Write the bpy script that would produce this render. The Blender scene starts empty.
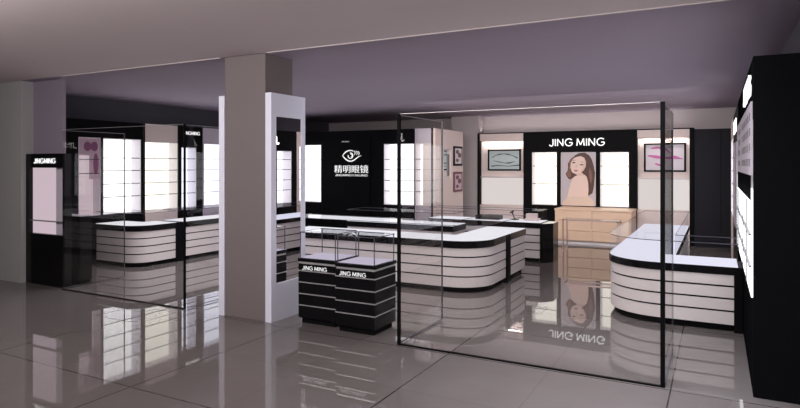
import bpy, bmesh, math, random
from mathutils import Vector
random.seed(4)
S = bpy.context.scene
COL = S.collection
PI = math.pi

# ------------------------------------------------------------------ materials
def new_mat(name):
    m = bpy.data.materials.new(name); m.use_nodes = True
    nt = m.node_tree; nt.nodes.clear()
    out = nt.nodes.new('ShaderNodeOutputMaterial')
    return m, nt, out
def pbr(name, col, rough=0.5, spec=0.5, metal=0.0, noise=0.0, nscale=6.0):
    m, nt, out = new_mat(name)
    b = nt.nodes.new('ShaderNodeBsdfPrincipled')
    b.inputs['Roughness'].default_value = rough
    b.inputs['Specular IOR Level'].default_value = spec
    b.inputs['Metallic'].default_value = metal
    b.inputs['Base Color'].default_value = (*col, 1)
    if noise:
        tc = nt.nodes.new('ShaderNodeTexCoord'); n = nt.nodes.new('ShaderNodeTexNoise')
        n.inputs['Scale'].default_value = nscale; n.inputs['Detail'].default_value = 4
        nt.links.new(tc.outputs['Object'], n.inputs['Vector'])
        mx = nt.nodes.new('ShaderNodeMix'); mx.data_type = 'RGBA'
        mx.inputs[6].default_value = (*[c*(1-noise) for c in col], 1)
        mx.inputs[7].default_value = (*[min(1, c*(1+noise)) for c in col], 1)
        nt.links.new(n.outputs['Fac'], mx.inputs[0]); nt.links.new(mx.outputs[2], b.inputs['Base Color'])
    nt.links.new(b.outputs[0], out.inputs[0])
    return m
def glow(name, col, s):
    m, nt, out = new_mat(name)
    e = nt.nodes.new('ShaderNodeEmission'); e.inputs[0].default_value = (*col, 1); e.inputs[1].default_value = s
    nt.links.new(e.outputs[0], out.inputs[0])
    return m
def glass(name, ior=1.45, tint=(1, 1, 1), rough=0.0, both=1.1):
    m, nt, out = new_mat(name)
    t = nt.nodes.new('ShaderNodeBsdfTransparent'); t.inputs[0].default_value = (*tint, 1)
    g = nt.nodes.new('ShaderNodeBsdfGlossy'); g.inputs['Roughness'].default_value = rough
    fr = nt.nodes.new('ShaderNodeFresnel'); fr.inputs[0].default_value = ior
    geo = nt.nodes.new('ShaderNodeNewGeometry')
    inv = nt.nodes.new('ShaderNodeMath'); inv.operation = 'SUBTRACT'; inv.inputs[0].default_value = 1
    nt.links.new(geo.outputs['Backfacing'], inv.inputs[1])
    mu = nt.nodes.new('ShaderNodeMath'); mu.operation = 'MULTIPLY'
    nt.links.new(fr.outputs[0], mu.inputs[0]); nt.links.new(inv.outputs[0], mu.inputs[1])
    mx = nt.nodes.new('ShaderNodeMixShader')
    db = nt.nodes.new('ShaderNodeMath'); db.operation = 'MULTIPLY'; db.inputs[1].default_value = both; db.use_clamp = True
    nt.links.new(mu.outputs[0], db.inputs[0])
    nt.links.new(db.outputs[0], mx.inputs[0]); nt.links.new(t.outputs[0], mx.inputs[1]); nt.links.new(g.outputs[0], mx.inputs[2])
    nt.links.new(mx.outputs[0], out.inputs[0])
    return m
def floor_mat():
    m, nt, out = new_mat('polished taupe floor tile')
    N = nt.nodes.new; L = nt.links.new
    b = N('ShaderNodeBsdfPrincipled'); b.inputs['Roughness'].default_value = 0.014
    b.inputs['IOR'].default_value = 1.55
    geo = N('ShaderNodeNewGeometry'); sep = N('ShaderNodeSeparateXYZ'); L(geo.outputs['Position'], sep.inputs[0])
    def joint(sock, off, step, w):
        a = N('ShaderNodeMath'); a.operation = 'SUBTRACT'; L(sock, a.inputs[0]); a.inputs[1].default_value = off - step/2
        w1 = N('ShaderNodeMath'); w1.operation = 'WRAP'; L(a.outputs[0], w1.inputs[0]); w1.inputs[1].default_value = step/2; w1.inputs[2].default_value = -step/2
        # wrapped value is +-step/2 on a joint centre shifted by half a step
        ab = N('ShaderNodeMath'); ab.operation = 'ABSOLUTE'; L(w1.outputs[0], ab.inputs[0])
        gt = N('ShaderNodeMath'); gt.operation = 'GREATER_THAN'; L(ab.outputs[0], gt.inputs[0]); gt.inputs[1].default_value = step/2 - w
        return gt.outputs[0]
    jx = joint(sep.outputs[0], -0.32, 1.88, 0.006); jy = joint(sep.outputs[1], 5.06, 1.93, 0.006)
    fx = joint(sep.outputs[0], -0.32, 0.94, 0.003); fy = joint(sep.outputs[1], 5.06, 0.965, 0.003)
    mx = N('ShaderNodeMath'); mx.operation = 'MAXIMUM'; L(jx, mx.inputs[0]); L(jy, mx.inputs[1])
    mf = N('ShaderNodeMath'); mf.operation = 'MAXIMUM'; L(fx, mf.inputs[0]); L(fy, mf.inputs[1])
    hf = N('ShaderNodeMath'); hf.operation = 'MULTIPLY'; L(mf.outputs[0], hf.inputs[0]); hf.inputs[1].default_value = 0.35
    mm = N('ShaderNodeMath'); mm.operation = 'MAXIMUM'; L(mx.outputs[0], mm.inputs[0]); L(hf.outputs[0], mm.inputs[1])
    no = N('ShaderNodeTexNoise'); no.inputs['Scale'].default_value = 3; no.inputs['Detail'].default_value = 6; L(geo.outputs['Position'], no.inputs['Vector'])
    c0 = N('ShaderNodeMix'); c0.data_type = 'RGBA'; c0.inputs[6].default_value = (*FLOOR_A, 1); c0.inputs[7].default_value = (*FLOOR_B, 1)
    L(no.outputs['Fac'], c0.inputs[0])
    c1 = N('ShaderNodeMix'); c1.data_type = 'RGBA'; L(mm.outputs[0], c1.inputs[0]); L(c0.outputs[2], c1.inputs[6]); c1.inputs[7].default_value = (0.05, 0.044, 0.043, 1)
    L(c1.outputs[2], b.inputs['Base Color'])
    L(b.outputs[0], out.inputs[0])
    return m
FLOOR_A = (0.135, 0.118, 0.115); FLOOR_B = (0.165, 0.147, 0.143)
M = {}
M['floor'] = floor_mat()
M['ceil_lobby'] = pbr('warm grey lobby ceiling paint', (0.80, 0.70, 0.71), 0.9, 0.1, noise=0.03, nscale=1.5)
M['ceil_shop'] = pbr('mauve shop ceiling paint', (0.44, 0.375, 0.455), 0.9, 0.1, noise=0.03, nscale=1.5)
M['wall'] = pbr('grey mauve wall paint', (0.55, 0.49, 0.50), 0.9, 0.1, noise=0.03)
M['wall_dark'] = pbr('dark grey wall paint', (0.10, 0.095, 0.115), 0.8, 0.2, noise=0.03)
M['darkpanel'] = pbr('dark slate laminate', (0.022, 0.022, 0.028), 0.6, 0.1, noise=0.03)
M['pillar'] = pbr('taupe pillar paint', (0.20, 0.168, 0.17), 0.8, 0.2, noise=0.03)
M['sidewall'] = pbr('grey side wall paint', (0.38, 0.37, 0.375), 0.8, 0.2, noise=0.03)
M['pilaster'] = pbr('purple grey pilaster paint', (0.27, 0.23, 0.29), 0.8, 0.2, noise=0.03)
M['black'] = pbr('black lacquer', (0.006, 0.006, 0.007), 0.16, 0.22, noise=0.1)
M['blackmatt'] = pbr('black matt laminate', (0.007, 0.007, 0.008), 0.5, 0.03, noise=0.1)
M['blackflat'] = pbr('flat black laminate', (0.007, 0.007, 0.008), 0.9, 0.0, noise=0.1)
M['slat'] = pbr('white laminate slats', (0.84, 0.78, 0.78), 0.35, 0.4, noise=0.02)
M['white'] = pbr('white laminate', (0.80, 0.77, 0.80), 0.45, 0.4, noise=0.02)
M['pink'] = pbr('pale pink laminate', (0.84, 0.71, 0.68), 0.5, 0.3, noise=0.02)
M['lilac'] = pbr('lilac laminate', (0.62, 0.56, 0.64), 0.5, 0.3, noise=0.02)
M['frame'] = pbr('pale lavender frame', (0.80, 0.81, 0.93), 0.5, 0.3, noise=0.02)
M['beige'] = pbr('beige laminate', (0.80, 0.58, 0.43), 0.45, 0.4, noise=0.05, nscale=12)
M['shelfedge'] = pbr('grey shelf edge', (0.16, 0.16, 0.17), 0.4, 0.4)
M['shelfglass'] = pbr('grey glass shelf', (0.05, 0.05, 0.055), 0.3, 0.4)
M['strip'] = pbr('brushed steel strip', (0.62, 0.61, 0.62), 0.35, 0.5, metal=0.6)
M['chrome'] = pbr('polished steel', (0.75, 0.75, 0.76), 0.15, 0.5, metal=1.0)
M['rose'] = pbr('rose metal', (0.72, 0.55, 0.50), 0.3, 0.5, metal=0.6)
M['mirror'] = pbr('mirror silver', (0.86, 0.86, 0.88), 0.01, 0.5, metal=1.0)
M['darkframe'] = pbr('black door profile', (0.012, 0.011, 0.012), 0.35, 0.4)
M['glass'] = glass('clear storefront glass', 1.45, (0.985, 0.98, 0.975))
M['caseglass'] = glass('clear showcase glass', 1.22, (0.99, 0.99, 0.997), both=1.0)
M['topglass'] = glass('clear showcase top glass', 1.1, (0.99, 0.99, 0.997), both=0.35)
M['glassedge'] = pbr('dark glass edge', (0.09, 0.09, 0.11), 0.2, 0.5)
M['lit'] = glow('backlit panel cool white', (0.97, 0.97, 1.0), 2.1)
M['litwarm'] = glow('backlit panel warm white', (1.0, 0.955, 0.86), 1.9)
M['litblue'] = glow('backlit panel bluish white', (0.84, 0.86, 1.0), 2.0)
M['litpink'] = glow('backlit panel dim pink', (0.80, 0.64, 0.72), 0.72)
M['bed'] = glow('lit display bed', (0.86, 0.86, 1.0), 0.95)
M['bedwhite'] = glow('lit white display bed', (0.94, 0.94, 1.0), 0.95)
M['nichelit'] = glow('soft lit niche panel', (1.0, 0.92, 0.90), 0.75)
M['bedlow'] = glow('lit pedestal bed', (0.64, 0.58, 0.72), 0.8)
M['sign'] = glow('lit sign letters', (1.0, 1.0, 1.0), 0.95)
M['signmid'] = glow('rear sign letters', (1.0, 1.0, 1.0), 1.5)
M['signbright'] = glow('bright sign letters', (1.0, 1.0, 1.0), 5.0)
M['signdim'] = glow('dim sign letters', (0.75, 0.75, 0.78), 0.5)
M['ceilinglight'] = glow('ceiling light line', (1.0, 0.95, 0.95), 0.6)
M['p_bg'] = pbr('poster lilac grey print', (0.60, 0.54, 0.58), 0.5)
M['p_cream'] = pbr('poster cream print', (0.78, 0.62, 0.52), 0.5)
M['p_skin'] = pbr('poster skin print', (0.80, 0.55, 0.47), 0.5)
M['p_skinlight'] = pbr('poster light skin print', (0.88, 0.67, 0.60), 0.5)
M['p_hair'] = pbr('poster brown hair print', (0.10, 0.045, 0.035), 0.5)
M['p_hairlight'] = pbr('poster auburn hair print', (0.24, 0.11, 0.08), 0.5)
M['p_lip'] = pbr('poster lip print', (0.55, 0.14, 0.15), 0.5)
M['p_eye'] = pbr('poster eye print', (0.06, 0.03, 0.03), 0.5)
M['p_teal'] = pbr('pale teal print', (0.56, 0.66, 0.68), 0.5)
M['p_ink'] = pbr('dark ink print', (0.06, 0.09, 0.10), 0.5)
M['p_pale'] = pbr('pale lilac print', (0.74, 0.68, 0.74), 0.5)
M['p_magenta'] = pbr('magenta print', (0.60, 0.14, 0.42), 0.5)
M['p_pinkbg'] = pbr('pale pink print', (0.66, 0.48, 0.58), 0.5)
M['p_purple'] = pbr('purple print', (0.30, 0.10, 0.22), 0.5)
M['p_maroon'] = pbr('maroon print', (0.16, 0.05, 0.06), 0.5)

# ------------------------------------------------------------------ helpers
def rootloc(o):
    v = Vector((0, 0, 0))
    while o is not None: v += o.location; o = o.parent
    return v
class MB:
    def __init__(s): s.bm = bmesh.new(); s.mi = 0
    def _f(s, vs):
        try:
            f = s.bm.faces.new(vs); f.material_index = s.mi
        except ValueError: pass
    def box(s, x0, y0, z0, x1, y1, z1):
        x0, x1 = sorted((x0, x1)); y0, y1 = sorted((y0, y1)); z0, z1 = sorted((z0, z1))
        v = [s.bm.verts.new(p) for p in ((x0,y0,z0),(x1,y0,z0),(x1,y1,z0),(x0,y1,z0),(x0,y0,z1),(x1,y0,z1),(x1,y1,z1),(x0,y1,z1))]
        for q in ((3,2,1,0),(4,5,6,7),(0,1,5,4),(1,2,6,5),(2,3,7,6),(3,0,4,7)): s._f([v[i] for i in q])
        return s
    def prism(s, pts, z0, z1, side_mi=None):
        a = [s.bm.verts.new((x, y, z0)) for x, y in pts]; b = [s.bm.verts.new((x, y, z1)) for x, y in pts]
        s._f(a[::-1]); s._f(b); n = len(pts); k = s.mi
        if side_mi is not None: s.mi = side_mi
        for i in range(n): j = (i+1) % n; s._f([a[i], a[j], b[j], b[i]])
        s.mi = k; return s
    def ring(s, po, pi_, z0, z1):
        n = len(po)
        V = [[s.bm.verts.new((x, y, z)) for x, y in p] for p, z in ((po,z0),(pi_,z0),(pi_,z1),(po,z1))]
        for i in range(n):
            j = (i+1) % n
            for k in range(4):
                l = (k+1) % 4
                s._f([V[k][j], V[k][i], V[l][i], V[l][j]][::1])
        return s
    def plate(s, T, pts, v0, v1):
        # flat plate in wall coordinates: pts are (u, z)
        a = [s.bm.verts.new(T(u, v0, z)) for u, z in pts]; b = [s.bm.verts.new(T(u, v1, z)) for u, z in pts]
        s._f(a); s._f(b[::-1]); n = len(pts)
        for i in range(n): j = (i+1) % n; s._f([a[i], b[i], b[j], a[j]])
        return s
    def tbox(s, T, u0, u1, v0, v1, z0, z1):
        p, q = T(u0, v0, z0), T(u1, v1, z1)
        return s.box(*p, *q)
    def tube(s, p, q, r, n=10):
        p = Vector(p); q = Vector(q); d = (q-p).normalized()
        a = d.orthogonal().normalized(); b = d.cross(a)
        A = [s.bm.verts.new(p+(a*math.cos(t)+b*math.sin(t))*r) for t in [2*PI*i/n for i in range(n)]]
        B = [s.bm.verts.new(q+(a*math.cos(t)+b*math.sin(t))*r) for t in [2*PI*i/n for i in range(n)]]
        for i in range(n): j = (i+1) % n; s._f([A[i], A[j], B[j], B[i]])
        s._f(A[::-1]); s._f(B); return s
    def ribbon(s, T, pts, w, v0, v1):
        # stroke of varying width in wall coordinates
        n = len(pts)
        if not hasattr(w, '__len__'): w = [w]*n
        Lf, Rt = [], []
        for i in range(n):
            a = pts[max(0, i-1)]; b = pts[min(n-1, i+1)]
            dx, dz = b[0]-a[0], b[1]-a[1]; l = math.hypot(dx, dz) or 1
            nx, nz = -dz/l*w[i]/2, dx/l*w[i]/2
            Lf.append((pts[i][0]+nx, pts[i][1]+nz)); Rt.append((pts[i][0]-nx, pts[i][1]-nz))
        return s.plate(T, Lf+Rt[::-1], v0, v1)
    def build(s, name, mat, parent=None, bevel=0.0, base=None):
        bmesh.ops.recalc_face_normals(s.bm, faces=s.bm.faces)
        if parent is not None: off = rootloc(parent)
        else:
            if base is None:
                xs = [v.co for v in s.bm.verts]
                base = (sum(c.x for c in xs)/len(xs), sum(c.y for c in xs)/len(xs), min(c.z for c in xs))
            off = Vector(base)
        for v in s.bm.verts: v.co -= off
        me = bpy.data.meshes.new(name); s.bm.to_mesh(me); s.bm.free()
        for m in (mat if isinstance(mat, (list, tuple)) else [mat]): me.materials.append(m)
        o = bpy.data.objects.new(name, me); COL.objects.link(o)
        if parent is not None: o.parent = parent
        else: o.location = off
        if bevel:
            b = o.modifiers.new('bevel', 'BEVEL'); b.width = bevel; b.segments = 2; b.limit_method = 'ANGLE'
        return o
def tag(o, label, cat, group=None, kind=None):
    o['label'] = label; o['category'] = cat
    if group: o['group'] = group
    if kind: o['kind'] = kind
    return o
def thing(name, loc, label, cat, group=None):
    o = bpy.data.objects.new(name, None); COL.objects.link(o); o.location = loc; o.empty_display_size = 0.1
    return tag(o, label, cat, group)
def struct(o, label=None):
    o['kind'] = 'structure'
    if label: o['label'] = label
    return o
def T_left(u, v, z): return (-9.8+v, u, z)         # units on the left wall face +X
def T_sign(u, v, z): return (u, 11.75-v, z)         # sign wall faces -Y
def T_side(u, v, z): return (-5.41+v, u, z)         # return wall faces +X
def T_back(u, v, z): return (u, 14.25-v, z)
def T_right(u, v, z): return (0.24-v, u, z)         # right wall faces -X
def T_face(y): return lambda u, v, z: (u, y-v, z)
def _arc(cx, cy, rx, ry, a0, a1, n=12): return [(cx+rx*math.cos(math.radians(a0+(a1-a0)*k/n)), cy+ry*math.sin(math.radians(a0+(a1-a0)*k/n))) for k in range(n+1)]
GLYPH = {'J': (0.46, [[(0.46, 1), (0.46, 0.3)]+_arc(0.23, 0.27, 0.23, 0.27, 0, -165, 8)]),
         'I': (0.0, [[(0, 0), (0, 1)]]),
         'N': (0.70, [[(0, 0), (0, 1)], [(0, 1), (0.70, 0)], [(0.70, 0), (0.70, 1)]]),
         'G': (0.90, [_arc(0.48, 0.5, 0.48, 0.5, 42, 330, 18)+[(0.90, 0.46)], [(0.52, 0.46), (0.90, 0.46)]]),
         'M': (0.92, [[(0, 0), (0.08, 1)], [(0.08, 1), (0.46, 0.12)], [(0.46, 0.12), (0.84, 1)], [(0.84, 1), (0.92, 0)]]),
         'Y': (0.70, [[(0, 1), (0.35, 0.45)], [(0.70, 1), (0.35, 0.45)], [(0.35, 0.45), (0.35, 0)]]),
         'A': (0.74, [[(0, 0), (0.37, 1)], [(0.74, 0), (0.37, 1)], [(0.14, 0.32), (0.60, 0.32)]])}
def latin(name, body, T, u, z, h, width, mat, parent, flip=1, v=0.001, depth=0.01, w=0.125):
    """sans serif capitals of the given height centred on (u, z); each word is a mesh of its own"""
    adv = 0.30; x = 0; words = [[]]
    for c in body:
        if c == ' ': words.append([]); x += 0.30; continue
        wd, st = GLYPH[c]; words[-1].append((x, st)); x += wd+adv
    tot = x-adv; sx = width/(tot+w); sz = h*(1-w)
    for wl in words:
        m = MB()
        for x0, st in wl:
            for k, pts in enumerate(st):
                P = [(u+flip*((x0+px_)-tot/2)*sx, z+(py_-0.5)*sz) for px_, py_ in pts]
                m.ribbon(T, P, h*w, v, v+depth+0.0004*k)
        m.build(name, mat, parent)
def text_mesh(name, body, T, u, z, h, width=None, mat=None, parent=None, flip=1, depth=0.012, v=0.004, bold=0.0, mirror=False, cut=None):
    """lettering standing on a wall; u,z = centre; flip=-1 when u runs right-to-left for the reader"""
    cu = bpy.data.curves.new(name, 'FONT'); cu.body = body; cu.align_x = 'CENTER'; cu.align_y = 'CENTER'; cu.offset = bold
    cu.resolution_u = 3
    to = bpy.data.objects.new(name+'_text', cu); COL.objects.link(to)
    bpy.context.view_layer.update()
    dg = bpy.context.evaluated_depsgraph_get()
    me = bpy.data.meshes.new_from_object(to.evaluated_get(dg))
    bpy.data.objects.remove(to, do_unlink=True); bpy.data.curves.remove(cu)
    xs = [p.co.x for p in me.vertices]; ys = [p.co.y for p in me.vertices]
    cx, cy = (min(xs)+max(xs))/2, (min(ys)+max(ys))/2
    sy = h/(max(ys)-min(ys)); sx = width/(max(xs)-min(xs)) if width else sy
    if mirror: sx = -sx
    bm = bmesh.new(); bm.from_mesh(me); bpy.data.meshes.remove(me)
    r = bmesh.ops.extrude_face_region(bm, geom=bm.faces[:])
    top = set(g for g in r['geom'] if isinstance(g, bmesh.types.BMVert))
    for p in bm.verts:
        vv = v+depth if p in top else v
        p.co = Vector(T(u+flip*(p.co.x-cx)*sx, vv, z+(p.co.y-cy)*sy))
    if ' ' in body and cut is not None:      # two words: one mesh each
        o = None
        for side in (0, 1):
            b2 = bm.copy()
            bmesh.ops.delete(b2, geom=[q for q in b2.verts if (q.co.x > cut) == (side == 0)], context='VERTS')
            mb = MB(); mb.bm.free(); mb.bm = b2
            o = mb.build(name, mat or M['sign'], parent)
        bm.free(); return o
    mb = MB(); mb.bm.free(); mb.bm = bm
    return mb.build(name, mat or M['sign'], parent)
def fillet(pts, rad, n=10):
    out = []; N = len(pts)
    for i, (p, r) in enumerate(zip(pts, rad)):
        p = Vector(p); a = Vector(pts[i-1]); b = Vector(pts[(i+1) % N])
        if r <= 0: out.append(tuple(p)); continue
        da = (a-p).normalized(); db = (b-p).normalized()
        ang = da.angle(db); t = r/math.tan(ang/2)
        c = p+(da+db).normalized()*(r/math.sin(ang/2))
        s, e = p+da*t-c, p+db*t-c
        a0 = math.atan2(s.y, s.x); a1 = math.atan2(e.y, e.x); d = (a1-a0+PI) % (2*PI)-PI
        for k in range(n+1):
            th = a0+d*k/n; out.append((c.x+r*math.cos(th), c.y+r*math.sin(th)))
    return out
def offset(pts, d):
    """move a counter-clockwise outline inwards by d"""
    n = len(pts); out = []
    for i in range(n):
        p0, p1, p2 = Vector(pts[i-1]), Vector(pts[i]), Vector(pts[(i+1) % n])
        e1 = (p1-p0).normalized(); e2 = (p2-p1).normalized()
        n1 = Vector((-e1.y, e1.x)); n2 = Vector((-e2.y, e2.x))
        m = (n1+n2); k = 1+n1.dot(n2)
        out.append(tuple(p1+m*(d/max(k, 0.2))))
    return out

def area(name, loc, rot, sx, sy, e, col=(1, 1, 1), spread=PI):
    l = bpy.data.lights.new(name, 'AREA'); l.shape = 'RECTANGLE'; l.size = sx; l.size_y = sy; l.energy = e; l.color = col; l.spread = spread
    o = bpy.data.objects.new(name, l); COL.objects.link(o); o.location = loc; o.rotation_euler = rot; return o
# ------------------------------------------------------------------ room shell
XL, XR, YF, YB, ZC = -13.0, 0.62, -4.0, 14.75, 3.0
struct(MB().box(XL, YF, -0.1, XR+0.2, YB+0.2, 0).build('floor', M['floor'], base=(0, 0, 0)))
struct(MB().box(XL, YF, ZC, XR+0.2, 5.12, ZC+0.1).build('ceiling', M['ceil_lobby']), 'warm grey ceiling in front of the glass shop front')
struct(MB().box(XL, 5.12, ZC, XR+0.2, YB+0.2, ZC+0.1).build('ceiling', M['ceil_shop']), 'mauve ceiling over the shop')
struct(MB().box(XR, YF, 0, XR+0.2, YB+0.2, ZC).build('wall_right', M['wall_dark']))
struct(MB().box(-10.5, YB, 0, XR, YB+0.2, ZC).build('wall_back', M['wall']))
struct(MB().box(-6.1, 14.27, 0, -5.375, YB, ZC).build('wall_rear_corner', M['wall']))
struct(MB().box(-10.5, 5.3, 0, -10.3, YB+0.2, ZC).build('wall_left', M['wall_dark']))
struct(MB().box(XL, 5.12, 0, -9.10, 5.3, ZC).build('wall_front', M['sidewall']), 'taupe wall at the far left edge of the shop front')
struct(MB().box(-9.10, 5.30, 0, -8.40, 5.36, ZC).build('trim_1', M['pilaster']), 'purple grey pilaster above the left display cabinet')
struct(MB().box(XL-0.2, YF, 0, XL, 5.3, ZC).build('wall_lobby_left', M['wall_dark']))
struct(MB().box(XL, YF-0.2, 0, XR+0.2, YF, ZC).build('wall_lobby_rear', M['wall_dark']))
mb = MB()
struct(MB().box(-5.05, 5.135, 0, -4.445, 5.62, ZC).build('pillar', M['pillar'], bevel=0.006), 'square taupe pillar rising from floor to ceiling between the openings')
mb = MB().box(-8.1, 5.10, ZC-0.012, -5.1, 5.122, ZC-0.001)
mb.box(-4.4, 5.10, ZC-0.012, XR-0.02, 5.122, ZC-0.001)
struct(mb.build('trim_2', M['wall']), 'thin pale joint line across the ceiling above the shop front')

# ------------------------------------------------------------------ glass shop front
def pane_window(name, x0, x1, y, h, label, thick_l, thick_r, ztop):
    o = MB().box(x0, y-0.006, 0.012, x1, y+0.006, h).build(name, M['glass'], base=((x0+x1)/2, y, 0))
    struct(o, label)
    f = MB()
    if thick_l: f.box(x0-thick_l, y-0.014, 0, x0, y+0.014, h+0.004)
    f.box(x1, y-0.014, 0, x1+thick_r, y+0.014, h+0.004)
    f.box(x0, y-0.012, 0, x1, y+0.012, 0.012)
    f.build('window_frame', M['blackmatt'], o)
    MB().box(x0, y-0.007, h, x1, y+0.007, h+0.003).build('top_edge', M['strip'], o)
    return o
win1 = pane_window('window_1', -8.12, -5.71, 5.13, 2.245, 'clear glass shop front panel left of the pillar', 0.0, 0.015, 2.245)
win2 = pane_window('window_2', -2.72, -0.395, 5.10, 2.245, 'large clear glass shop front panel right of the black pedestals', 0.028, 0.034, 2.245)
def glass_door(name, x, y0, y1, label, handle_y):
    o = MB().box(x-0.006, y0, 0.02, x+0.006, y1, 2.235).build(name, M['glass'], base=(x, y0, 0))
    struct(o, label)
    MB().box(x-0.008, y1-0.006, 0.015, x+0.008, y1+0.003, 2.24).box(x-0.008, y0, 0.012, x+0.008, y1, 0.02).build('door_frame', M['glassedge'], o)
    MB().box(x-0.007, y0, 2.235, x+0.007, y1, 2.238).build('top_edge', M['strip'], o)
    if handle_y:
        h = MB()
        for sx in (-1,):
            h.tube((x+sx*0.022, handle_y, 1.70), (x+sx*0.022, handle_y, 1.95), 0.011)
            for z in (1.72, 1.98): h.tube((x, handle_y, z), (x+sx*0.022, handle_y, z), 0.005)
        h.build('door_handle', M['white'], o)
    return o
glass_door('door_1', -2.735, 5.13, 6.13, 'glass door swung inwards behind the left edge of the large glass panel', None)
glass_door('door_2', -0.372, 5.13, 6.14, 'glass door swung inwards at the right edge of the large glass panel', 5.22)
glass_door('door_4', -5.685, 5.15, 6.14, 'glass door swung inwards at the right edge of the left glass panel', None)
glass_door('door_3', -8.13, 5.15, 6.13, 'glass door swung inwards behind the black low cupboard at left', None)

# ------------------------------------------------------------------ pillar cladding with mirror
t = thing('mirror_panel', (-4.395, 5.44, 0), 'tall white panel with a narrow mirror on the right face of the pillar', 'mirror')
x0, x1 = -4.44, -4.355
f = MB()
f.box(x0, 5.13, 0, x1, 5.215, 2.555); f.box(x0, 5.685, 0, x1, 5.745, 2.555)
f.box(x0, 5.215, 0, x1, 5.685, 0.42); f.box(x0, 5.215, 2.295, x1, 5.685, 2.555)
f.build('frame', M['frame'], t)
MB().box(x0, 5.215, 0.42, x1-0.012, 5.685, 2.295).build('mirror', M['mirror'], t)
t = thing('mirror_panel', (-5.085, 5.44, 0), 'white panel on the left face of the pillar, seen edge on', 'mirror')
f = MB(); f.box(-5.14, 5.13, 0, -5.055, 5.215, 2.555); f.box(-5.14, 5.685, 0, -5.055, 5.745, 2.555)
f.box(-5.14, 5.215, 0, -5.055, 5.685, 0.42); f.box(-5.14, 5.215, 2.295, -5.055, 5.685, 2.555); f.build('frame', M['frame'], t)
MB().box(-5.128, 5.215, 0.42, -5.055, 5.685, 2.295).build('mirror', M['mirror'], t)

# ------------------------------------------------------------------ black pedestals with glass boxes
def pedestal(x0, x1, y0, y1, label):
    t = thing('display_pedestal', ((x0+x1)/2, (y0+y1)/2, 0), label, 'pedestal', 'black pedestals beside the pillar')
    MB().box(x0+0.03, y0+0.03, 0, x1-0.03, y1-0.03, 0.06).build('plinth', M['blackmatt'], t)
    MB().box(x0, y0, 0.06, x1, y1, 0.66).build('body', M['black'], t, bevel=0.004)
    for z in (0.195, 0.322, 0.449, 0.576):
        f = MB(); e = 0.004
        f.box(x0-e, y0-e, z, x1+e, y0, z+0.011); f.box(x1, y0, z, x1+e, y1, z+0.011); f.box(x0-e, y0, z, x0, y1, z+0.011)
        f.build('metal_strip', M['strip'], t)
    MB().box(x0+0.006, y0+0.006, 0.66, x1-0.006, y1-0.006, 0.683).build('light_gap', M['strip'], t)
    MB().box(x0-0.006, y0-0.006, 0.683, x1+0.006, y1+0.006, 0.722).build('top_frame', M['black'], t, bevel=0.003)
    MB().box(x0+0.02, y0+0.02, 0.722, x1-0.02, y1-0.02, 0.726).build('display_bed', M['bedlow'], t)
    g = MB(); a = 0.012; w = 0.006
    g.box(x0+a, y0+a, 0.722, x1-a, y0+a+w, 1.0); g.box(x0+a, y1-a-w, 0.722, x1-a, y1-a, 1.0)
    g.box(x0+a, y0+a+w, 0.722, x0+a+w, y1-a-w, 1.0); g.box(x1-a-w, y0+a+w, 0.722, x1-a, y1-a-w, 1.0)
    g.build('glass_case', M['caseglass'], t)
    MB().box(x0+a-0.004, y0+a-0.004, 1.0, x1-a+0.004, y1-a+0.004, 1.008).build('glass_top', M['caseglass'], t)
    f = MB(); r = 0.004
    for px in (x0+a, x1-a-2*r):
        for py in (y0+a, y1-a-2*r): f.box(px, py, 0.722, px+2*r, py+2*r, 1.0)
    for py in (y0+a-0.006, y1-a+0.002): f.box(x0+a, py, 1.0, x1-a, py+0.004, 1.009)
    for px in (x0+a-0.006, x1-a+0.002): f.box(px, y0+a, 1.0, px+0.004, y1-a, 1.009)
    f.build('case_edges', M['glassedge'], t)
    latin('lettering', 'JING MING', T_face(y0), (x0+x1)/2-0.03, 0.615, 0.047, 0.33, M['sign'], t, depth=0.003, v=0.001)
pedestal(-3.555, -3.075, 5.215, 5.66, 'black slatted pedestal with glass box, the right of the pair by the pillar')
pedestal(-4.105, -3.605, 5.29, 5.735, 'black slatted pedestal with glass box, the left of the pair by the pillar')

# ------------------------------------------------------------------ counters
def counter(name, pts, rad, label, group, posts=(), zb=0.61, zt=0.71, zc=0.925, bed='bedwhite', extra=None):
    cx = sum(p[0] for p in pts)/len(pts); cy = sum(p[1] for p in pts)/len(pts)
    t = thing(name, (cx, cy, 0), label, 'counter', group)
    o = fillet(pts, rad)
    MB().prism(offset(o, 0.06), 0, 0.075).build('plinth', M['blackmatt'], t)
    MB().prism(offset(o, 0.03), 0.075, zb).build('body', M['blackmatt'], t)
    n = 4; h = (zb-0.075)/n; sl = MB(); oi = offset(o, 0.015); oo = offset(o, 0.03)
    for k in range(n): sl.ring(oi, oo, 0.075+k*h+(0.02 if k else 0.0), 0.075+(k+1)*h)
    sl.build('slats', M['slat'], t)
    MB().prism(o, zb, zt).build('counter_edge', M['black'], t, bevel=0.004)
    MB().prism(offset(o, 0.008), zt, zt+0.006).build('display_bed', M[bed], t)
    ga = offset(o, 0.012); gb = offset(o, 0.02)
    MB().ring(ga, gb, zt+0.006, zc-0.008).build('glass_sides', M['topglass'], t)
    MB().prism(offset(o, 0.006), zc-0.008, zc, side_mi=1).build('glass_top', [M['topglass'], M['glassedge']], t)
    for (x0, y0, x1, y1) in posts: MB().box(x0, y0, 0.0, x1, y1, zt).build('end_panel', M['blackmatt'], t, bevel=0.003)
    return t
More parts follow.
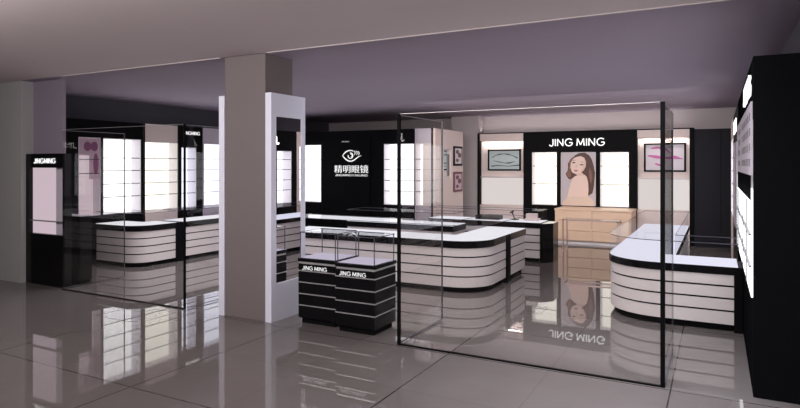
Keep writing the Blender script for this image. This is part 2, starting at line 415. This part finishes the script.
# left counter along the left wall (near unit turns to the wall) and its neighbour
counter('display_counter', [(-9.72, 6.74), (-8.62, 6.74), (-8.62, 7.58), (-9.2, 7.58), (-9.2, 7.32), (-9.72, 7.32)], [0, 0.36, 0, 0, 0, 0],
        'white slatted round cornered counter standing nearest the left glass panel', 'white slatted counters',
        posts=[(-8.9, 7.56, -8.612, 7.74)])
counter('display_counter', [(-9.2, 7.745), (-8.62, 7.745), (-8.62, 10.6), (-9.2, 10.6)], [0, 0, 0, 0],
        'straight white slatted counter running back behind the pillar', 'white slatted counters')
# centre island
counter('display_counter', [(-6.1, 7.5), (-2.76, 7.5), (-2.76, 9.55), (-3.42, 9.55), (-3.42, 8.16), (-6.1, 8.16)], [0, 0.5, 0, 0, 0, 0],
        'white slatted centre counter with broad rounded corner behind the large glass panel', 'white slatted counters',
        posts=[(-3.0, 8.54, -2.748, 8.70)])
isl = [q for q in COL.objects if q.get('label', '').startswith('white slatted centre counter')][0]
MB().box(-6.07, 8.09, 0.855, -4.30, 8.13, 0.915).build('light_rail', M['bedwhite'], isl)
counter('display_counter', [(-6.1, 9.3), (-3.95, 9.3), (-3.95, 9.9), (-6.1, 9.9)], [0]*4,
        'straight white counter closing the back of the centre island', 'white slatted counters')
# counter in front of the return wall
counter('display_counter', [(-5.0, 10.55), (-2.79, 10.55), (-2.79, 11.1), (-5.0, 11.1)], [0]*4,
        'white slatted counter with black end panel behind the centre island', 'white slatted counters')
mb = MB().prism([(-2.79, 10.53), (-2.74, 10.53), (-2.60, 10.72), (-2.60, 11.1), (-2.79, 11.1)], 0, 0.70)
o = mb.build('end_panel', M['black'], None)
for q in COL.objects:
    if q.get('label', '').startswith('white slatted counter with black end panel'):
        o.parent = q; o.location = o.location-q.location
# right counter
counter('display_counter', [(0.20, 7.1), (0.20, 7.75), (-0.43, 7.75), (-0.43, 11.6), (-1.17, 11.6), (-1.17, 7.1)], [0, 0, 0, 0, 0, 0.6],
        'white slatted round cornered counter against the right wall cabinets', 'white slatted counters',
        posts=[(0.155, 7.092, 0.235, 7.6)], bed='bed', zb=0.597, zt=0.68)

# ------------------------------------------------------------------ wall units
def lit_bay(t, T, u0, u1, z0, z1, shelves, lit, D=0.26, frame='white'):
    MB().tbox(T, u0, u1, -D-0.01, -D, z0, z1).build('light_panel', M[lit], t)
    f = MB(); e = 0.012
    f.tbox(T, u0, u0+e, -D, -0.001, z0, z1); f.tbox(T, u1-e, u1, -D, -0.001, z0, z1)
    f.tbox(T, u0+e, u1-e, -D, -0.001, z1-e, z1); f.tbox(T, u0+e, u1-e, -D, -0.001, z0, z0+e)
    f.build('bay_lining', M[frame], t)
    for z in shelves: 
        m = MB().tbox(T, u0+e, u1-e, -D, -0.02, z-0.005, z+0.005); m.mi = 1
        m.tbox(T, u0+e, u1-e, -0.02, -0.012, z-0.007, z+0.007).build('shelf', [M['topglass'], M['shelfglass']], t)
def carcass(t, T, u0, u1, openings, mat, ztop=2.555, D=0.45, name='carcass'):
    """solid cabinet body with rectangular openings (u0,u1,z0,z1), sorted along u"""
    f = MB(); u = u0
    for (a, b, z0, z1) in openings:
        f.tbox(T, u, a, -D, 0, 0, ztop); f.tbox(T, a, b, -D, 0, z1, ztop); f.tbox(T, a, b, -D, 0, 0, z0)
        f.tbox(T, a, b, -D, -0.275, z0, z1); u = b
    f.tbox(T, u, u1, -D, 0, 0, ztop)
    f.build(name, M['blackmatt' if mat == 'black' else mat], t)
SH = [1.88, 1.645, 1.40, 1.16]
GU = 'wall display units'
def base(T, u0, u1): return T((u0+u1)/2, 0, 0)
# left wall
t = thing('wall_display_unit', base(T_left, 6.24, 7.80), 'black wall unit with purple poster and bright shelves, nearest on the left wall', 'display unit', GU)
carcass(t, T_left, 6.24, 7.80, [(6.48, 6.90, 0.85, 2.24), (6.95, 7.75, 0.85, 2.24)], 'black')
lit_bay(t, T_left, 6.95, 7.75, 0.85, 2.24, SH, 'lit')
lit_bay(t, T_left, 6.48, 6.90, 0.85, 2.24, [1.85, 1.6], 'litpink', D=0.2, frame='white')
p = thing('flower_poster', T_left(6.69, -0.06, 1.52), 'pink poster with purple petals hanging in the nearest left wall unit', 'poster')
MB().plate(T_left, [(6.49, 1.92), (6.70, 1.92), (6.70, 1.50), (6.895, 1.50), (6.895, 2.22), (6.49, 2.22)], -0.03, -0.018).build('sheet', M['p_pinkbg'], p)
def ell(cu, cz, a, b, n=20, rot=0.0):
    return [(cu+a*math.cos(k*2*PI/n)*math.cos(rot)-b*math.sin(k*2*PI/n)*math.sin(rot), cz+a*math.cos(k*2*PI/n)*math.sin(rot)+b*math.sin(k*2*PI/n)*math.cos(rot)) for k in range(n)]
MB().plate(T_left, ell(6.66, 2.08, 0.07, 0.085), -0.018, -0.015).build('petal', M['p_purple'], p)
MB().plate(T_left, ell(6.79, 2.08, 0.07, 0.085), -0.018, -0.015).build('petal', M['p_purple'], p)
MB().plate(T_left, ell(6.82, 1.77, 0.05, 0.19), -0.018, -0.015).build('petal', M['p_purple'], p)

t = thing('wall_display_unit', base(T_left, 7.80, 8.66), 'wall unit with pale pink top panel and cream lit shelves on the left wall', 'display unit', GU)
carcass(t, T_left, 7.805, 8.65, [(7.83, 8.64, 0.85, 2.21)], 'pink')
lit_bay(t, T_left, 7.83, 8.64, 0.85, 2.21, SH, 'litwarm')
MB().tbox(T_left, 7.803, 7.83, 0.0, 0.02, 0, 2.555).tbox(T_left, 8.63, 8.65, 0.0, 0.02, 0, 2.555).build('black_post', M['black'], t)
t = thing('wall_display_unit', base(T_left, 8.66, 9.31), 'narrow black wall unit with small white sign next to the pink topped unit', 'display unit', GU)
carcass(t, T_left, 8.655, 9.31, [(8.73, 9.13, 0.85, 2.12)], 'black')
lit_bay(t, T_left, 8.73, 9.13, 0.85, 2.12, SH[:], 'litblue')
latin('lettering', 'JINGMING', T_left, 9.0, 2.42, 0.075, 0.44, M['sign'], t)
t = thing('wall_display_unit', base(T_left, 9.32, 10.5), 'wall unit with lilac top panel and lit shelves, just left of the pillar', 'display unit', GU)
carcass(t, T_left, 9.315, 10.5, [(9.34, 10.46, 0.85, 2.22)], 'lilac')
lit_bay(t, T_left, 9.34, 10.46, 0.85, 2.22, SH, 'litblue')
t = thing('wall_display_unit', base(T_left, 10.5, 11.7), 'black wall unit with lit shelves in the left rear corner, behind the pillar', 'display unit', GU)
carcass(t, T_left, 10.505, 11.74, [(10.6, 11.6, 0.85, 2.22)], 'black')
lit_bay(t, T_left, 10.6, 11.6, 0.85, 2.22, SH, 'lit')
# sign wall
t = thing('wall_display_unit', base(T_sign, -9.3, -8.4), 'black wall unit with bright shelves left of the eye logo', 'display unit', GU)
carcass(t, T_sign, -9.79, -8.385, [(-9.3, -8.43, 0.85, 2.24)], 'black')
lit_bay(t, T_sign, -9.3, -8.43, 0.85, 2.24, SH, 'lit')
t = thing('sign_wall', base(T_sign, -8.38, -6.71), 'black sign panel with white eye logo and Chinese characters', 'sign')
MB().tbox(T_sign, -8.38, -6.71, -0.45, 0, 0, 2.555).build('panel', M['blackmatt'], t)
MB().tbox(T_sign, -8.05, -7.05, 0, 0.02, 0, 2.40).build('raised_panel', M['blackmatt'], t)
def px2sign(x, y):  # sketch coordinates of the emblem, 0..1 across
    return (-7.80+(x-100)/118*0.52, 2.105-(y-95)/68*0.29)
L = MB()
def stroke(pts, w): L.ribbon(T_sign, [px2sign(*p) for p in pts], [0.72*q for q in w] if hasattr(w, '__len__') else 0.72*w, 0.02, 0.03)
def arc(cx, cy, r, a0, a1, n=14): return [(cx+r*math.cos(math.radians(a0+(a1-a0)*k/n)), cy+r*math.sin(math.radians(a0+(a1-a0)*k/n))) for k in range(n+1)]
stroke([(101,127),(110,116),(122,106),(136,100),(150,98),(163,100),(168,104)], [0.018,0.03,0.036,0.036,0.03,0.024,0.012])
stroke([(101,127),(112,139),(126,150),(143,157),(160,157),(176,150),(190,140),(203,132),(219,127)], [0.018,0.034,0.04,0.04,0.036,0.034,0.03,0.022,0.008])
stroke(arc(151, 127, 15, -100, 190, 18), [0.028]*19)
stroke([(151,118),(160,121),(162,129),(155,135)], 0.022)
for k, (x, h) in enumerate(((172, 0), (185, 1), (197, 3))):
    stroke([(x,100+h),(x+7,106+h),(x+8,114+h),(x+4,124+h*0.5)], [0.008,0.022,0.02,0.006])
L.build('eye_logo', M['sign'], t)
text_mesh('lettering', '精明眼镜', T_sign, -7.56, 1.655, 0.185, 0.94, M['sign'], t, bold=0.0, v=0.02, depth=0.01)
latin('lettering', 'JINGMINGYANJING', T_sign, -7.56, 1.51, 0.05, 0.90, M['sign'], t, w=0.11, v=0.02, depth=0.01)
latin('lettering', 'JINGMING', T_sign, -7.72, 2.30, 0.03, 0.22, M['signdim'], t, v=0.02, depth=0.005)
t = thing('wall_display_unit', base(T_sign, -6.7, -5.9), 'black topped wall unit with bright shelves right of the eye logo', 'display unit', GU)
carcass(t, T_sign, -6.705, -5.905, [(-6.69, -5.915, 0.85, 2.23)], 'black')
lit_bay(t, T_sign, -6.69, -5.915, 0.85, 2.23, SH, 'lit')
t = thing('wall_display_unit', base(T_sign, -5.9, -5.45), 'narrow pale pink topped unit with bright shelves in the corner of the sign wall', 'display unit', GU)
carcass(t, T_sign, -5.90, -5.46, [(-5.89, -5.51, 0.85, 2.23)], 'lilac')
lit_bay(t, T_sign, -5.89, -5.51, 0.85, 2.23, SH, 'lit')
MB().tbox(T_sign, -5.50, -5.455, 0, 0.012, 0, 2.555).build('black_post', M['black'], t)
# return wall
t = thing('wall_panel', base(T_side, 11.8, 13.36), 'white return wall panel with a narrow lit mirror niche beside two dark pictures', 'wall panel')
f = MB(); f.tbox(T_side, 11.76, 12.22, -0.3, 0, 0, 2.55); f.tbox(T_side, 12.64, 13.36, -0.3, 0, 0, 2.55)
f.tbox(T_side, 12.22, 12.64, -0.3, 0, 2.12, 2.55); f.tbox(T_side, 12.22, 12.64, -0.3, 0, 0, 1.45)
f.build('panel', M['pink'], t)
MB().tbox(T_side, 12.22, 12.64, -0.3, -0.06, 1.45, 2.12).build('niche_back', M['white'], t)
MB().tbox(T_side, 12.26, 12.52, -0.06, -0.05, 1.47, 2.08).build('mirror', M['mirror'], t)
MB().tbox(T_side, 12.56, 12.58, -0.06, -0.02, 1.5, 2.0).build('niche_post', M['shelfedge'], t)
for k, (z0, z1, lb) in enumerate(((1.73, 2.19, 'small dark framed picture, the upper one on the white return wall'), (1.12, 1.59, 'small dark framed picture, the lower one on the white return wall'))):
    p = thing('picture', T_side(13.02, 0.01, z0), lb, 'picture', 'pictures on the return wall')
    MB().tbox(T_side, 12.75, 13.28, 0.001, 0.02, z0, z1).build('frame', M['p_maroon' if k else 'blackmatt'], p)
    MB().tbox(T_side, 12.82, 13.21, 0.02, 0.024, z0+0.05, z1-0.05).build('print', M['p_pinkbg' if k else 'p_pale'], p)
    mb = MB()
    for (cu, cz, a, b) in ((12.95, z1-0.13, 0.09, 0.05), (13.08, z0+0.25, 0.10, 0.06), (12.95, z0+0.13, 0.08, 0.04)):
        mb.plate(T_side, ell(cu, cz, a, b, 14), 0.024, 0.027)
    mb.build('motif', M['p_maroon'], p)
# back wall
def niche(u0, u1, label, lu, ru):
    t = thing('wall_niche', base(T_back, u0, u1), label, 'display unit', GU)
    f = MB(); D = 0.35
    f.tbox(T_back, u0, u1, -D, 0, 2.36, 2.53); f.tbox(T_back, u0, u1, -D, 0, 0, 0.75)
    f.tbox(T_back, u0, u1, -D, -0.12, 0.75, 2.36)
    f.build('niche_body', M['pink'], t)
    MB().tbox(T_back, u0+0.005, u1-0.005, -0.12, -0.01, 1.436, 1.456).build('shelf', M['strip'], t)
    f = MB(); f.tbox(T_back, lu, u0, -D, 0.02, 0, 2.555); f.tbox(T_back, u1, ru, -D, 0.02, 0, 2.555); f.tbox(T_back, u0, u1, -D, 0.0, 2.53, 2.555)
    f.build('black_frame', M['blackmatt'], t)
    MB().tbox(T_back, u0+0.01, u1-0.01, -0.12, -0.112, 0.76, 1.43).build('light_panel', M['nichelit'], t)
    area('niche_lamp', ((u0+u1)/2, 14.25+0.05, 2.35), (0, 0, 0), u1-u0-0.1, 0.04, 5, (1, 0.95, 0.9))
    return t
niche(-5.31, -4.18, 'pale niche with teal picture, left end of the rear wall', -5.37, -4.172)
niche(-1.58, -0.525, 'pale niche with magenta picture, right end of the rear wall', -1.588, -0.44)
def picture(u0, u1, z0, z1, label, paper, draw):
    p = thing('picture', T_back((u0+u1)/2, -0.118, z0), label, 'picture', 'pictures on the rear wall')
    v = -0.1195
    f = MB(); w = 0.035
    f.tbox(T_back, u0, u1, v, v+0.04, z0, z0+w); f.tbox(T_back, u0, u1, v, v+0.04, z1-w, z1)
    f.tbox(T_back, u0, u0+w, v, v+0.04, z0+w, z1-w); f.tbox(T_back, u1-w, u1, v, v+0.04, z0+w, z1-w)
    f.build('frame', M['blackmatt'], p)
    MB().tbox(T_back, u0+w, u1-w, v, v+0.015, z0+w, z1-w).build('print', M[paper], p)
    draw(p, v+0.015)
def draw_teal(p, v):
    m = MB()
    a = [(-5.02, 1.93), (-4.93, 1.99), (-4.83, 2.02), (-4.72, 2.03), (-4.62, 2.02), (-4.50, 1.99), (-4.36, 1.92)]
    m.ribbon(T_back, a, [0.02, 0.012, 0.03, 0.012, 0.03, 0.014, 0.03], v, v+0.003)
    m.ribbon(T_back, [(-5.04, 1.72), (-4.85, 1.74), (-4.60, 1.72), (-4.30, 1.75)], [0.03, 0.02, 0.014, 0.03], v, v+0.003)
    m.ribbon(T_back, [(-5.0, 1.86), (-4.85, 1.83), (-4.70, 1.80), (-4.58, 1.80), (-4.42, 1.84)], [0.008, 0.02, 0.012, 0.035, 0.008], v, v+0.003)
    m.build('drawing', M['p_ink'], p)
def draw_magenta(p, v):
    m = MB()
    m.ribbon(T_back, [(-1.37, 1.96), (-1.2, 1.93), (-1.0, 1.90), (-0.82, 1.92), (-0.66, 1.88)], [0.03, 0.07, 0.05, 0.08, 0.01], v, v+0.003)
    m.ribbon(T_back, [(-1.30, 2.12), (-1.15, 2.14), (-1.0, 2.10), (-0.92, 2.02)], [0.03, 0.05, 0.06, 0.02], v, v+0.003)
    m.ribbon(T_back, [(-1.22, 1.78), (-1.1, 1.74), (-1.02, 1.80), (-1.10, 1.85)], [0.03, 0.05, 0.04, 0.02], v, v+0.003)
    m.build('drawing', M['p_magenta'], p)
picture(-5.13, -4.28, 1.61, 2.14, 'black framed pale teal picture in the left rear niche', 'p_teal', draw_teal)
picture(-1.45, -0.60, 1.60, 2.235, 'black framed picture with magenta splash in the right rear niche', 'p_pale', draw_magenta)
t = thing('wall_display_unit', base(T_back, -4.17, -1.59), 'wide black rear unit carrying the large white sign and two lit bays', 'display unit', GU)
carcass(t, T_back, -4.168, -1.592, [(-3.97, -3.37, 0.79, 2.06), (-2.38, -1.755, 0.79, 2.045)], 'black')
lit_bay(t, T_back, -3.97, -3.37, 0.79, 2.06, [1.725, 1.30], 'litwarm')
lit_bay(t, T_back, -2.38, -1.755, 0.79, 2.045, [1.725, 1.30], 'litwarm')
latin('lettering', 'JING MING', T_back, -2.915, 2.285, 0.19, 1.28, M['signmid'], t)
# poster with a woman's portrait
P0, PT = -3.275, 2.052
p = thing('portrait_poster', T_back(-2.875, 0.005, 0.80), 'tall poster of a long haired woman between the lit bays of the rear unit', 'poster')
MB().tbox(T_back, P0, P0+0.80, 0.001, 0.012, 0.80, PT).build('sheet', M['p_bg'], p)
def pp(x, y): return (P0+(x-45)/462, PT-(y-40)/450)
def flat(name, mat, pts, lay): return MB().plate(T_back, [pp(*q) for q in pts], 0.012+lay*0.0012, 0.0132+lay*0.0012).build(name, M[mat], p)
flat('hair', 'p_hair', [(205,70),(240,50),(300,46),(345,72),(375,120),(395,190),(408,260),(402,330),(396,400),(380,470),(340,500),(322,430),(318,330),(300,280),(250,285),(190,300),(150,330),(128,322),(112,300),(96,268),(118,240),(124,200),(120,165),(150,112)], 0)
flat('hair', 'p_hairlight', [(200,78),(160,108),(132,150),(132,200),(128,240),(104,266),(122,300),(146,312),(160,285),(146,240),(148,190),(158,140),(190,104)], 1)
flat('hair', 'p_hairlight', [(352,200),(372,250),(380,310),(366,380),(350,330),(342,260)], 1)
flat('shoulders', 'p_skinlight', [(178,312),(200,292),(240,280),(300,278),(322,300),(336,360),(340,440),(330,540),(110,540),(130,440),(158,350)], 2)
flat('neck', 'p_skin', [(200,262),(270,255),(300,285),(225,292)], 3)
flat('face', 'p_skinlight', [(178,112),(212,90),(262,80),(300,94),(318,140),(312,190),(292,232),(252,264),(202,272),(166,252),(148,204),(154,152)], 4)
flat('cheek', 'p_skin', [(300,94),(318,140),(312,190),(292,232),(252,264),(268,226),(286,190),(296,140)], 5)
flat('hair', 'p_hair', [(212,92),(232,66),(285,58),(322,92),(336,160),(330,222),(312,262),(300,232),(312,190),(314,140),(296,100),(258,82)], 6)
for q, w_ in (((186, 150), 20), ((268, 172), 24)): flat('eye', 'p_eye', [(q[0]-w_, q[1]+3), (q[0]-6, q[1]-7), (q[0]+12, q[1]-4), (q[0]+w_, q[1]+5), (q[0], q[1]+8)], 7)
for q in ((188, 128), (272, 146)): flat('eyebrow', 'p_hairlight', [(q[0]-24, q[1]+3), (q[0], q[1]-7), (q[0]+26, q[1]+2), (q[0], q[1]-1)], 7)
flat('nose', 'p_skin', [(218,158),(226,162),(222,198),(206,204),(196,196),(210,188)], 7)
flat('mouth', 'p_lip', [(184,232),(198,226),(208,230),(218,227),(236,236),(214,246),(198,244)], 7)
flat('clothing', 'p_cream', [(60,606),(70,560),(120,520),(180,500),(250,512),(330,500),(390,540),(405,606)], 8)
# beige base cabinet below the poster
t = thing('base_cabinet', T_back(-2.5, 0.45, 0), 'low beige drawer cabinet beneath the portrait poster at the rear wall', 'cabinet')
xa, xb, ya, yb = -3.22, -1.60, 13.42, 14.225
MB().box(xa+0.02, ya+0.04, 0, xb-0.02, yb, 0.07).build('plinth', M['white'], t)
MB().box(xa, ya+0.02, 0.07, xb, yb, 0.74).build('body', M['beige'], t)
MB().box(xa-0.01, ya-0.01, 0.74, xb+0.01, yb, 0.775).build('cabinet_top', M['beige'], t, bevel=0.004)
for z0, z1 in ((0.08, 0.285), (0.30, 0.51), (0.525, 0.73)):
    for k in range(2):
        w = (xb-xa)/2; d = MB().box(xa+k*w+0.008, ya, z0, xa+(k+1)*w-0.008, ya+0.02, z1).build('drawer', M['beige'], t, bevel=0.004)
# tall dark panel in the right rear corner
t = thing('tall_cabinet', T_back(0.08, 0, 0), 'tall plain dark grey cupboard in the right rear corner', 'cabinet')
MB().tbox(T_back, -0.435, 0.60, -0.3, -0.01, 0, 2.52).build('body', M['darkpanel'], t)
for a, b in ((-0.43, 0.07), (0.08, 0.595)): MB().tbox(T_back, a, b, -0.01, 0.008, 0.08, 2.51).build('door', M['darkpanel'], t, bevel=0.003)
# right wall
def right_unit(y0, y1, label, sign, graphics, lit):
    t = thing('wall_display_unit', base(T_right, y0, y1), label, 'display unit', GU)
    T = T_right
    f = MB(); D = 0.36
    f.tbox(T, y0, y1, -D, 0, 0, 0.74); f.tbox(T, y0, y1, -D, 0, 2.10, 2.57); f.tbox(T, y0, y1, -D, -0.10, 0.74, 2.10)
    f.tbox(T, y0, y0+0.03, -0.10, 0, 0.74, 2.10); f.tbox(T, y1-0.03, y1, -0.10, 0, 0.74, 2.10)
    f.build('carcass', M['blackflat'], t)
    MB().tbox(T, y0+0.03, y1-0.03, -0.10, -0.085, 0.75, 1.50).build('light_panel', M[lit], t)
    MB().tbox(T, y0+0.03, y1-0.03, -0.10, -0.085, 1.50, 2.10).build('back_panel', M['white'], t)
    MB().tbox(T, y0+0.03, y1-0.03, 0.0, 0.012, 0.745, 1.46).build('lit_front', M[lit], t)
    n = 3
    for k in range(1, n): MB().tbox(T, y0+k*(y1-y0)/n-0.006, y0+k*(y1-y0)/n+0.006, 0.012, 0.02, 0.745, 1.46).build('shelf_divider', M['shelfedge'], t)
    for z in (0.98, 1.22): MB().tbox(T, y0+0.03, y1-0.03, 0.012, 0.03, z-0.005, z+0.005).build('shelf', M['shelfedge'], t)
    if graphics:
        g = MB().tbox(T, y0+0.10, y1-0.05, -0.02, 0.012, 1.67, 2.24).build('graphic_panel', M['lilac'], t)
        m = MB()
        for i in range(int((y1-y0-0.4)/0.32)):
            for j in range(4): m.tbox(T, y0+0.2+i*0.32, y0+0.30+i*0.32, 0.012, 0.016, 1.74+j*0.12, 1.80+j*0.12)
        m.build('print_marks', M['shelfedge'], g)
    if sign:
        latin('lettering', 'JING MING', T, y0+0.82, 2.385, 0.17, 1.15, M['signmid'], t, flip=-1, depth=0.02, v=0.001)
    return t
right_unit(5.2, 7.55, 'tall black wall unit with big black end, nearest on the right wall', True, True, 'lit')
right_unit(7.56, 8.88, 'narrow middle wall unit on the right wall, behind the round cornered counter', False, True, 'lit')
t = thing('wall_display_unit', base(T_right, 8.9, 11.5), 'black right wall unit with lit bays and white sign above the round cornered counter', 'display unit', GU)
carcass(t, T_right, 8.89, 11.5, [(9.10, 9.63, 0.85, 2.08), (10.77, 11.30, 0.85, 2.08)], 'black', D=0.37)
lit_bay(t, T_right, 9.10, 9.63, 0.85, 2.08, SH, 'lit'); lit_bay(t, T_right, 10.77, 11.30, 0.85, 2.08, SH, 'lit')
MB().tbox(T_right, 9.75, 10.65, 0, 0.012, 0.85, 2.08).build('graphic_panel', M['lilac'], t)
latin('lettering', 'JING MING', T_right, 10.2, 2.32, 0.19, 1.28, M['signbright'], t, flip=-1)
t = thing('wall_display_unit', base(T_right, 11.5, 13.3), 'pale wall unit with bright shelves in the right rear corner', 'display unit', GU)
carcass(t, T_right, 11.51, 13.3, [(11.6, 13.2, 0.85, 2.22)], 'pink', D=0.37)
lit_bay(t, T_right, 11.6, 13.2, 0.85, 2.22, SH, 'lit')
# ------------------------------------------------------------------ left cabinet with sign and the low cupboard behind it
t = thing('display_cabinet', (-8.65, 5.26, 0), 'slim black display cabinet with white sign and pink lit front at far left', 'display cabinet')
T = T_face(5.19); D = 0.11
f = MB(); a, b = -9.10, -8.16
f.tbox(T, a, b, -D, 0, 0, 0.745); f.tbox(T, a, b, -D, 0, 1.71, 1.915); f.tbox(T, a, a+0.075, -D, 0, 0.745, 1.71); f.tbox(T, b-0.05, b, -D, 0, 0.745, 1.71)
f.tbox(T, a+0.075, b-0.05, -D, -0.08, 0.745, 1.71)
f.build('carcass', M['black'], t)
MB().tbox(T, a+0.075, -8.46, -0.08, -0.06, 0.745, 1.71).build('light_panel', M['litpink'], t)
MB().tbox(T, -8.455, b-0.05, -0.08, -0.06, 0.745, 1.71).build('grey_panel', M['lilac'], t)
MB().tbox(T, a+0.075, b-0.05, -0.06, -0.005, 0.925, 0.937).build('shelf', M['shelfedge'], t)
latin('lettering', 'JINGMING', T, -8.63, 1.81, 0.078, 0.52, M['sign'], t)
t = thing('low_cupboard', (-8.35, 5.45, 0), 'low black cupboard with glass top behind the slim pink lit cabinet', 'cupboard')
MB().box(-8.60, 5.44, 0, -8.17, 5.59, 0.06).build('plinth', M['blackmatt'], t)
MB().box(-8.64, 5.42, 0.06, -8.165, 5.61, 1.0).build('body', M['black'], t, bevel=0.004)
MB().box(-8.62, 5.43, 1.0, -8.175, 5.60, 1.008).build('display_bed', M['lilac'], t)
MB().box(-8.63, 5.42, 1.07, -8.17, 5.61, 1.08).build('glass_top', M['caseglass'], t)
MB().box(-8.63, 5.42, 1.008, -8.17, 5.427, 1.07).box(-8.63, 5.603, 1.008, -8.17, 5.61, 1.07).box(-8.177, 5.427, 1.008, -8.17, 5.603, 1.07).box(-8.63, 5.427, 1.008, -8.623, 5.603, 1.07).build('glass_sides', M['caseglass'], t)


# ------------------------------------------------------------------ console table and small props
t = thing('display_tray', (-3.85, 10.82, 0.716), 'dark framed tray with pale lining lying in the rear counter showcase', 'tray')
f = MB(); f.box(-4.08, 10.70, 0.717, -3.62, 10.72, 0.79); f.box(-4.08, 10.94, 0.717, -3.62, 10.96, 0.79); f.box(-4.08, 10.72, 0.717, -4.06, 10.94, 0.79); f.box(-3.64, 10.72, 0.717, -3.62, 10.94, 0.79)
f.build('tray_frame', M['blackmatt'], t); MB().box(-4.06, 10.72, 0.717, -3.64, 10.94, 0.73).build('lining', M['lilac'], t)
t = thing('display_block', (-3.02, 10.88, 0.716), 'pale pink display block standing in the rear counter showcase', 'display stand')
MB().box(-3.15, 10.80, 0.717, -2.90, 10.98, 0.76).build('foot', M['pink'], t); MB().prism([(-3.13, 10.82), (-2.92, 10.82), (-2.94, 10.96), (-3.11, 10.96)], 0.76, 0.85).build('block', M['pink'], t)
t = thing('eyewear_stand', (-3.36, 10.88, 0.716), 'small dark leaning eyewear stand beside the pink display block', 'display stand')
MB().box(-3.42, 10.84, 0.717, -3.30, 10.94, 0.73).build('foot', M['blackmatt'], t); MB().tube((-3.36, 10.89, 0.73), (-3.42, 10.89, 0.87), 0.012).build('rod', M['blackmatt'], t); MB().tube((-3.46, 10.89, 0.85), (-3.38, 10.89, 0.885), 0.012).build('nose_bar', M['blackmatt'], t)
t = thing('console_table', (-2.2, 12.3, 0), 'slender glass topped table with rose metal legs before the beige drawers', 'table')
for x in (-2.74, -1.70):
    for y in (12.12, 12.48): MB().box(x-0.013, y-0.013, 0, x+0.013, y+0.013, 0.655).build('leg', M['rose'], t)
f = MB(); f.box(-2.753, 12.107, 0.63, -1.687, 12.133, 0.655); f.box(-2.753, 12.467, 0.63, -1.687, 12.493, 0.655)
f.box(-2.753, 12.133, 0.63, -2.727, 12.467, 0.655); f.box(-1.713, 12.133, 0.63, -1.687, 12.467, 0.655); f.build('top_frame', M['rose'], t)
MB().box(-2.76, 12.10, 0.655, -1.68, 12.50, 0.665).build('glass_top', M['caseglass'], t)

# ------------------------------------------------------------------ lights
area('lobby_front_fill', (-3.6, 1.5, 2.86), (math.radians(82), 0, 0), 8.0, 0.12, 160, (1, 0.95, 0.94))  # unseen fill strip added to light the shop front from the lobby
area('lobby_rear_fill', (-4.5, -1.2, 2.97), (0, 0, 0), 8, 2.0, 80, (1, 0.95, 0.93))  # unseen fill added behind the camera to brighten the lobby
area('shop_fill', (-7.2, 7.4, 2.985), (0, 0, 0), 3.0, 3.0, 75, (0.97, 0.95, 1), math.radians(125))  # added fill over the left counters; the shop ceiling shows no lamps
area('shop_fill', (-3.6, 7.3, 2.985), (0, 0, 0), 3.5, 3.0, 52, (1, 0.95, 0.95), math.radians(125))  # same kind of added fill over the centre island
area('shop_fill', (-1.4, 6.2, 2.985), (0, 0, 0), 2.5, 2.0, 14, (0.98, 0.95, 1), math.radians(125))  # weaker added fill near the right counter
area('rear_wall_fill', (-2.8, 10.6, 2.98), (math.radians(52), 0, 0), 5.0, 0.5, 105, (1, 0.95, 0.93), math.radians(120))  # added fill aimed at the rear wall to brighten niches and poster
area('entrance_fill', (-0.5, 4.9, 2.985), (0, 0, 0), 1.2, 1.2, 34, (0.90, 0.92, 1), math.radians(85))  # added fill that lifts the floor by the right counter, no fixture there
area('rear_top_fill', (-3.0, 14.50, 2.62), (PI, 0, 0), 4.8, 0.06, 6, (1, 0.93, 0.92))  # added upward fill hidden on the rear units, brightens the wall above
w = bpy.data.worlds.new('world'); S.world = w; w.use_nodes = True
w.node_tree.nodes['Background'].inputs[0].default_value = (0.5, 0.48, 0.55, 1); w.node_tree.nodes['Background'].inputs[1].default_value = 0.3

# ------------------------------------------------------------------ camera
cd = bpy.data.cameras.new('camera'); cam = bpy.data.objects.new('camera', cd); COL.objects.link(cam)
cam.location = (0, 0, 1.75); cam.rotation_euler = (PI/2, 0, math.radians(28.1))
cd.sensor_width = 36; cd.lens = 594/800*36; cd.shift_y = -39/800; cd.clip_start = 0.05
S.camera = cam
S.view_settings.view_transform = 'Standard'; S.view_settings.look = 'None'; S.view_settings.exposure = 0; S.view_settings.gamma = 1
S.cycles.transparent_max_bounces = 32
